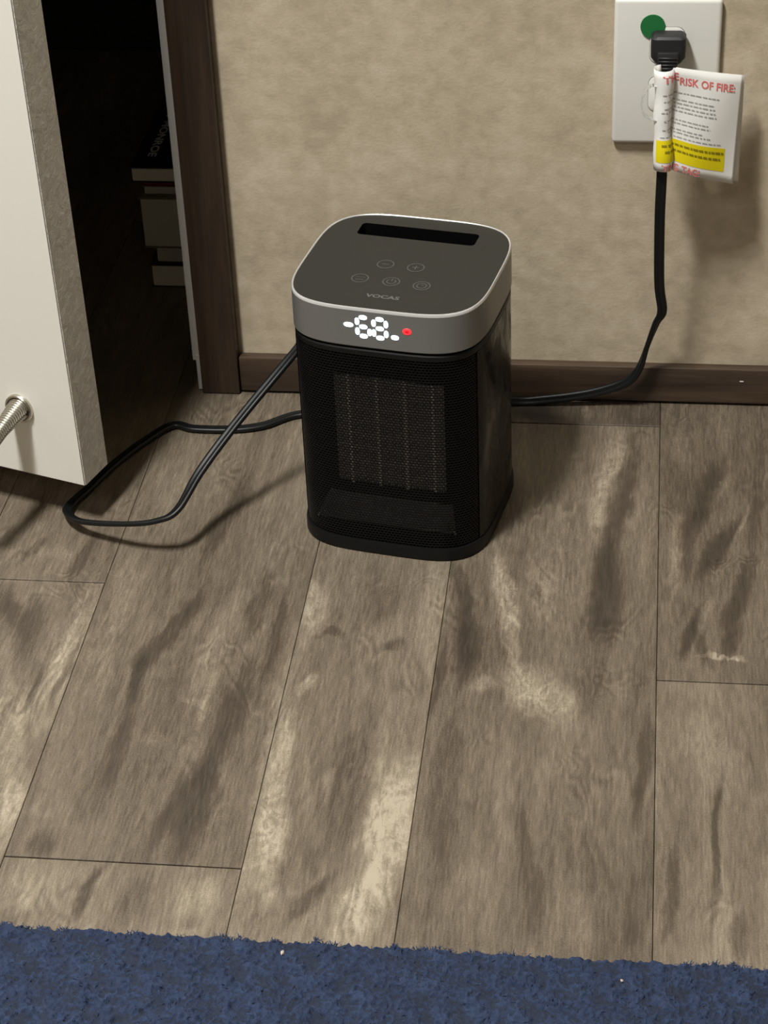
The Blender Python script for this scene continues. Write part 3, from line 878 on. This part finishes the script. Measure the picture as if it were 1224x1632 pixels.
# clear plastic loop that ties the tag to the cord
lp = [(0.3935, -0.0465, 0.2945), (0.3880, -0.0480, 0.2945), (0.3838, -0.0485, 0.2890), (0.3822, -0.0485, 0.2800), (0.3835, -0.0485, 0.2730), (0.3885, -0.0490, 0.2695), (0.3930, -0.0500, 0.2690)]
lp = catmull([(x, y - 0.002, z + 0.001) for x, y, z in lp], 6)
V, F_ = [], []
for i, q in enumerate(lp):
    for dy, dx in ((0.0, 0.0), (0.006, -0.0006), (0.006, 0.0002), (0.0, 0.0008)):
        V.append((q[0] + dx - TO[0], q[1] + dy - TO[1], q[2] - TO[2]))
for i in range(len(lp) - 1):
    for k in range(4):
        F_.append((4 * i + k, 4 * i + (k + 1) % 4, 4 * i + 4 + (k + 1) % 4, 4 * i + 4 + k))
obj('tie_loop', V, F_, M['clear'], tagE, autos=40)

# ------------------------------------------------------------------ books in the closet
M['page'] = mat('book_pages', (214, 208, 200), 0.8)
M['page2'] = mat('book_pages_greyish', (182, 178, 168), 0.8)
M['cover_black'] = mat('black_cover', (14, 14, 17), 0.5)
M['cover_red'] = mat('red_cover', (122, 30, 26), 0.6)
M['cover_brown'] = mat('brown_cover', (62, 46, 38), 0.6)
M['cover_tan'] = mat('tan_cover', (120, 108, 90), 0.6)
M['title'] = mat('title_print', (225, 225, 228), 0.6)
def book(x0, z0, z1, w, y0, dep, cov_t, cov_b, pg, label, rz=0.0, ct=0.0012):
    e = empty('book', (x0, y0, z0), rz)
    tag(e, label, 'book', 'books stacked in the closet')
    h = z1 - z0
    boxo('page_block', 0.0015, w - 0.001, 0.001, dep - 0.002, ct, h - ct, pg, e, 0.0008, 1)
    boxo('cover', 0, w, 0.0, dep, 0.0, ct, cov_b, e, 0.0003, 1)
    boxo('cover', 0, w, 0.0, dep, h - ct, h, cov_t, e, 0.0003, 1)
    boxo('spine', w - 0.0012, w, 0.0, dep, ct, h - ct, cov_t, e)
    return e
book(-0.0572, 0.0, 0.0228, 0.150, 0.170, 0.21, M['cover_brown'], M['cover_brown'], M['page'], 'bottom book of the closet stack with pale pages', 0.0, 0.0010)
book(-0.0515, 0.0236, 0.0408, 0.140, 0.172, 0.20, M['cover_brown'], M['cover_brown'], M['page2'], 'book with dim brownish pages just above the bottom one of the closet stack')
book(-0.0605, 0.0412, 0.0905, 0.145, 0.168, 0.22, M['cover_tan'], M['cover_tan'], M['page2'], 'thickest book in the middle of the closet stack', 0.0, 0.0009)
book(-0.0570, 0.0910, 0.1004, 0.140, 0.173, 0.20, M['cover_tan'], M['cover_tan'], M['page2'], 'thin book lying on the thickest book of the closet stack', 0.0, 0.0009)
book(-0.0570, 0.1008, 0.1048, 0.140, 0.171, 0.20, M['cover_red'], M['cover_red'], M['cover_red'], 'thin red book under the black topped book of the closet stack', 0.0, 0.0009)
bk = book(-0.0655, 0.1052, 0.1202, 0.150, 0.169, 0.23, M['cover_black'], M['cover_black'], M['page'], 'black covered book with white pages topping the closet stack')
tv, tf, tw, th_ = text_vf('BRETT MONROE', 0.01, 0.03)
ln, ht = 0.132, 0.0080
# reads towards the room along the cover, letter tops to the right
obj('cover_lettering', [(0.0115 + y / th_ * ht, 0.022 + ln - x / tw * ln, 0.0150 + 0.0002) for x, y, z in tv], tf, M['title'], bk)

# ------------------------------------------------------------------ blue rug
def rug_mat(name, a, b, c):
    m = mat(name, b, 0.9)
    nt = NT(m)
    p = scaled(nt, 1, 1, 0.2)
    n = nt.noise(p, 60, 4, 0.65).outputs[0]
    n2 = nt.noise(p, 420, 2, 0.6).outputs[0]
    s = nt.math('ADD', nt.math('MULTIPLY', n, 0.5), nt.math('MULTIPLY', n2, 0.5))
    nt.link(nt.ramp(s, [(0.34, lin(*a)), (0.5, lin(*b)), (0.68, lin(*c))]), nt.b.inputs['Base Color'])
    nt.bump(nt.math('ADD', n, nt.math('MULTIPLY', n2, 0.5)), 0.8, 0.004)
    return m
M['rug'] = rug_mat('blue_rug_backing', (22, 30, 46), (30, 40, 60), (40, 52, 74))
M['pile'] = rug_mat('blue_rug_pile', (26, 37, 60), (35, 49, 77), (49, 65, 95))
rug = empty('rug', (0.3, -1.05, 0.0))
tag(rug, 'dark blue matted pile rug edge on the plank floor', 'rug')
RG = np.array((0.3, -1.05, 0.0))
RYE = -0.6345
boxo('rug_backing', -0.75, 0.75, -0.55, RYE + 1.05 - 0.001, 0.0003, 0.0066, M['rug'], rug, 0.002, 2)
rs = np.random.RandomState(5)
def field(P, scale, seed):
    r = np.random.RandomState(seed)
    out = np.zeros(len(P))
    for k in range(10):
        d = r.normal(size=2); d /= np.linalg.norm(d)
        out += np.sin((P @ d) * scale * r.uniform(0.6, 1.7) + r.uniform(0, 6.28))
    return out / math.sqrt(5)
# matted pile: a lumpy surface cut by many short creases
GX0, GX1, GS = -0.12, 0.64, 0.0008
nx_, ny_ = int((GX1 - GX0) / GS) + 1, 200
gx = GX0 + np.arange(nx_) * GS
gy = RYE - np.arange(ny_) * GS
XX, YY = np.meshgrid(gx, gy, indexing='ij')
PP = np.stack([XX.ravel(), YY.ravel()], 1)
H = 0.0072 + (0.00065 * field(PP, 330, 3) + 0.00045 * field(PP, 900, 4) + 0.00022 * field(PP, 2300, 8)).reshape(XX.shape)
H += rs.normal(0, 0.00010, H.shape)
for k in range(7500):
    cx_, cy_ = rs.uniform(GX0, GX1), rs.uniform(gy[-1], RYE)
    an = rs.choice([0.9, 0.2, 2.4]) + rs.normal(0, 0.45)
    ln_, wd_, dp = rs.uniform(0.0012, 0.0040), rs.uniform(0.0004, 0.0009), rs.uniform(0.0006, 0.0036) * (1 if rs.uniform() < 0.6 else -0.55)
    i0, j0 = int((cx_ - GX0) / GS), int((RYE - cy_) / GS)
    a0, a1, b0, b1 = max(0, i0 - 7), min(nx_, i0 + 8), max(0, j0 - 7), min(ny_, j0 + 8)
    ex, ey = XX[a0:a1, b0:b1] - cx_, YY[a0:a1, b0:b1] - cy_
    u_ = ex * math.cos(an) + ey * math.sin(an)
    w_ = -ex * math.sin(an) + ey * math.cos(an) + 0.25 * u_ * u_ / ln_ * rs.choice([-1, 1])
    H[a0:a1, b0:b1] -= dp * np.exp(-(u_ / ln_) ** 2 - (w_ / wd_) ** 2)
YE = YY + (0.0003 * field(PP, 500, 6)).reshape(XX.shape) * (np.arange(ny_) < 3)[None, :]
H = np.maximum(H, 0.0025)
H[:, 0] *= 0.75
V = np.stack([XX, YE, H], -1).reshape(-1, 3) - RG
ii, jj = np.meshgrid(np.arange(nx_ - 1), np.arange(ny_ - 1), indexing='ij')
q0 = (ii * ny_ + jj).ravel()
pile = obj('rug_pile', V.tolist(), np.stack([q0, q0 + 1, q0 + ny_ + 1, q0 + ny_], 1).tolist(), M['pile'], rug, smooth=True)
pile['kind'] = 'stuff'
# loose fibres standing out of the pile and along the border
N1 = 5200
XY = np.stack([rs.uniform(GX0, GX1, N1), RYE - rs.uniform(0.0, 1.0, N1) * 0.150], 1)
tuft = rs.uniform(GX0, GX1, 60)
XY[:900, 0] = tuft[rs.randint(0, 60, 900)] + rs.normal(0, 0.0022, 900)
XY[:900, 1] = RYE - rs.uniform(0, 0.002, 900)
ang = rs.uniform(0, 6.28, N1)
ang[:900] = rs.uniform(0.4, 2.7, 900)
Ls = rs.uniform(0.0015, 0.0042, N1)
Ls[:900] *= 0.9
wd = rs.uniform(0.00015, 0.00035, N1)
dx, dy = np.cos(ang), np.sin(ang)
ix = np.clip(((XY[:, 0] - GX0) / GS).astype(int), 0, nx_ - 1)
iy = np.clip(((RYE - XY[:, 1]) / GS).astype(int), 1, ny_ - 1)
hz_ = H[ix, iy]
V = np.zeros((N1, 5, 3))
for k, (q_, zf) in enumerate(((0.0, -0.0005), (0.5, 0.0004))):
    cx_ = XY[:, 0] + dx * Ls * q_; cy_ = XY[:, 1] + dy * Ls * q_
    V[:, 2 * k] = np.stack([cx_ - dy * wd, cy_ + dx * wd, hz_ + zf], 1)
    V[:, 2 * k + 1] = np.stack([cx_ + dy * wd, cy_ - dx * wd, hz_ + zf], 1)
V[:, 4] = np.stack([XY[:, 0] + dx * Ls, XY[:, 1] + dy * Ls, hz_ + rs.uniform(-0.0002, 0.0007, N1)], 1)
V = V.reshape(-1, 3) - RG
base = np.arange(N1)[:, None] * 5
fib = obj('loose_fibres', V.tolist(), (base + np.array([[0, 1, 3, 2]])).tolist() + (base + np.array([[2, 3, 4]])).tolist(), M['pile'], rug)
fib['kind'] = 'stuff'
# two crumbs caught in the pile
M['crumb'] = mat('pale_crumb', (222, 206, 196), 0.8)
def crumb(x, y, r, label):
    bm = bmesh.new()
    bmesh.ops.create_icosphere(bm, subdivisions=1, radius=r)
    rr = random.Random(int(x * 1e4))
    for v_ in bm.verts:
        v_.co *= rr.uniform(0.6, 1.15)
    o = from_bm('crumb', bm, M['crumb'])
    o.location = (x, y, 0.0085)
    tag(o, label, 'crumb')
crumb(0.1895, -0.6455, 0.0017, 'pinkish white crumb on the blue rug near its edge')
crumb(0.388, -0.652, 0.0010, 'tiny white speck on the blue rug')
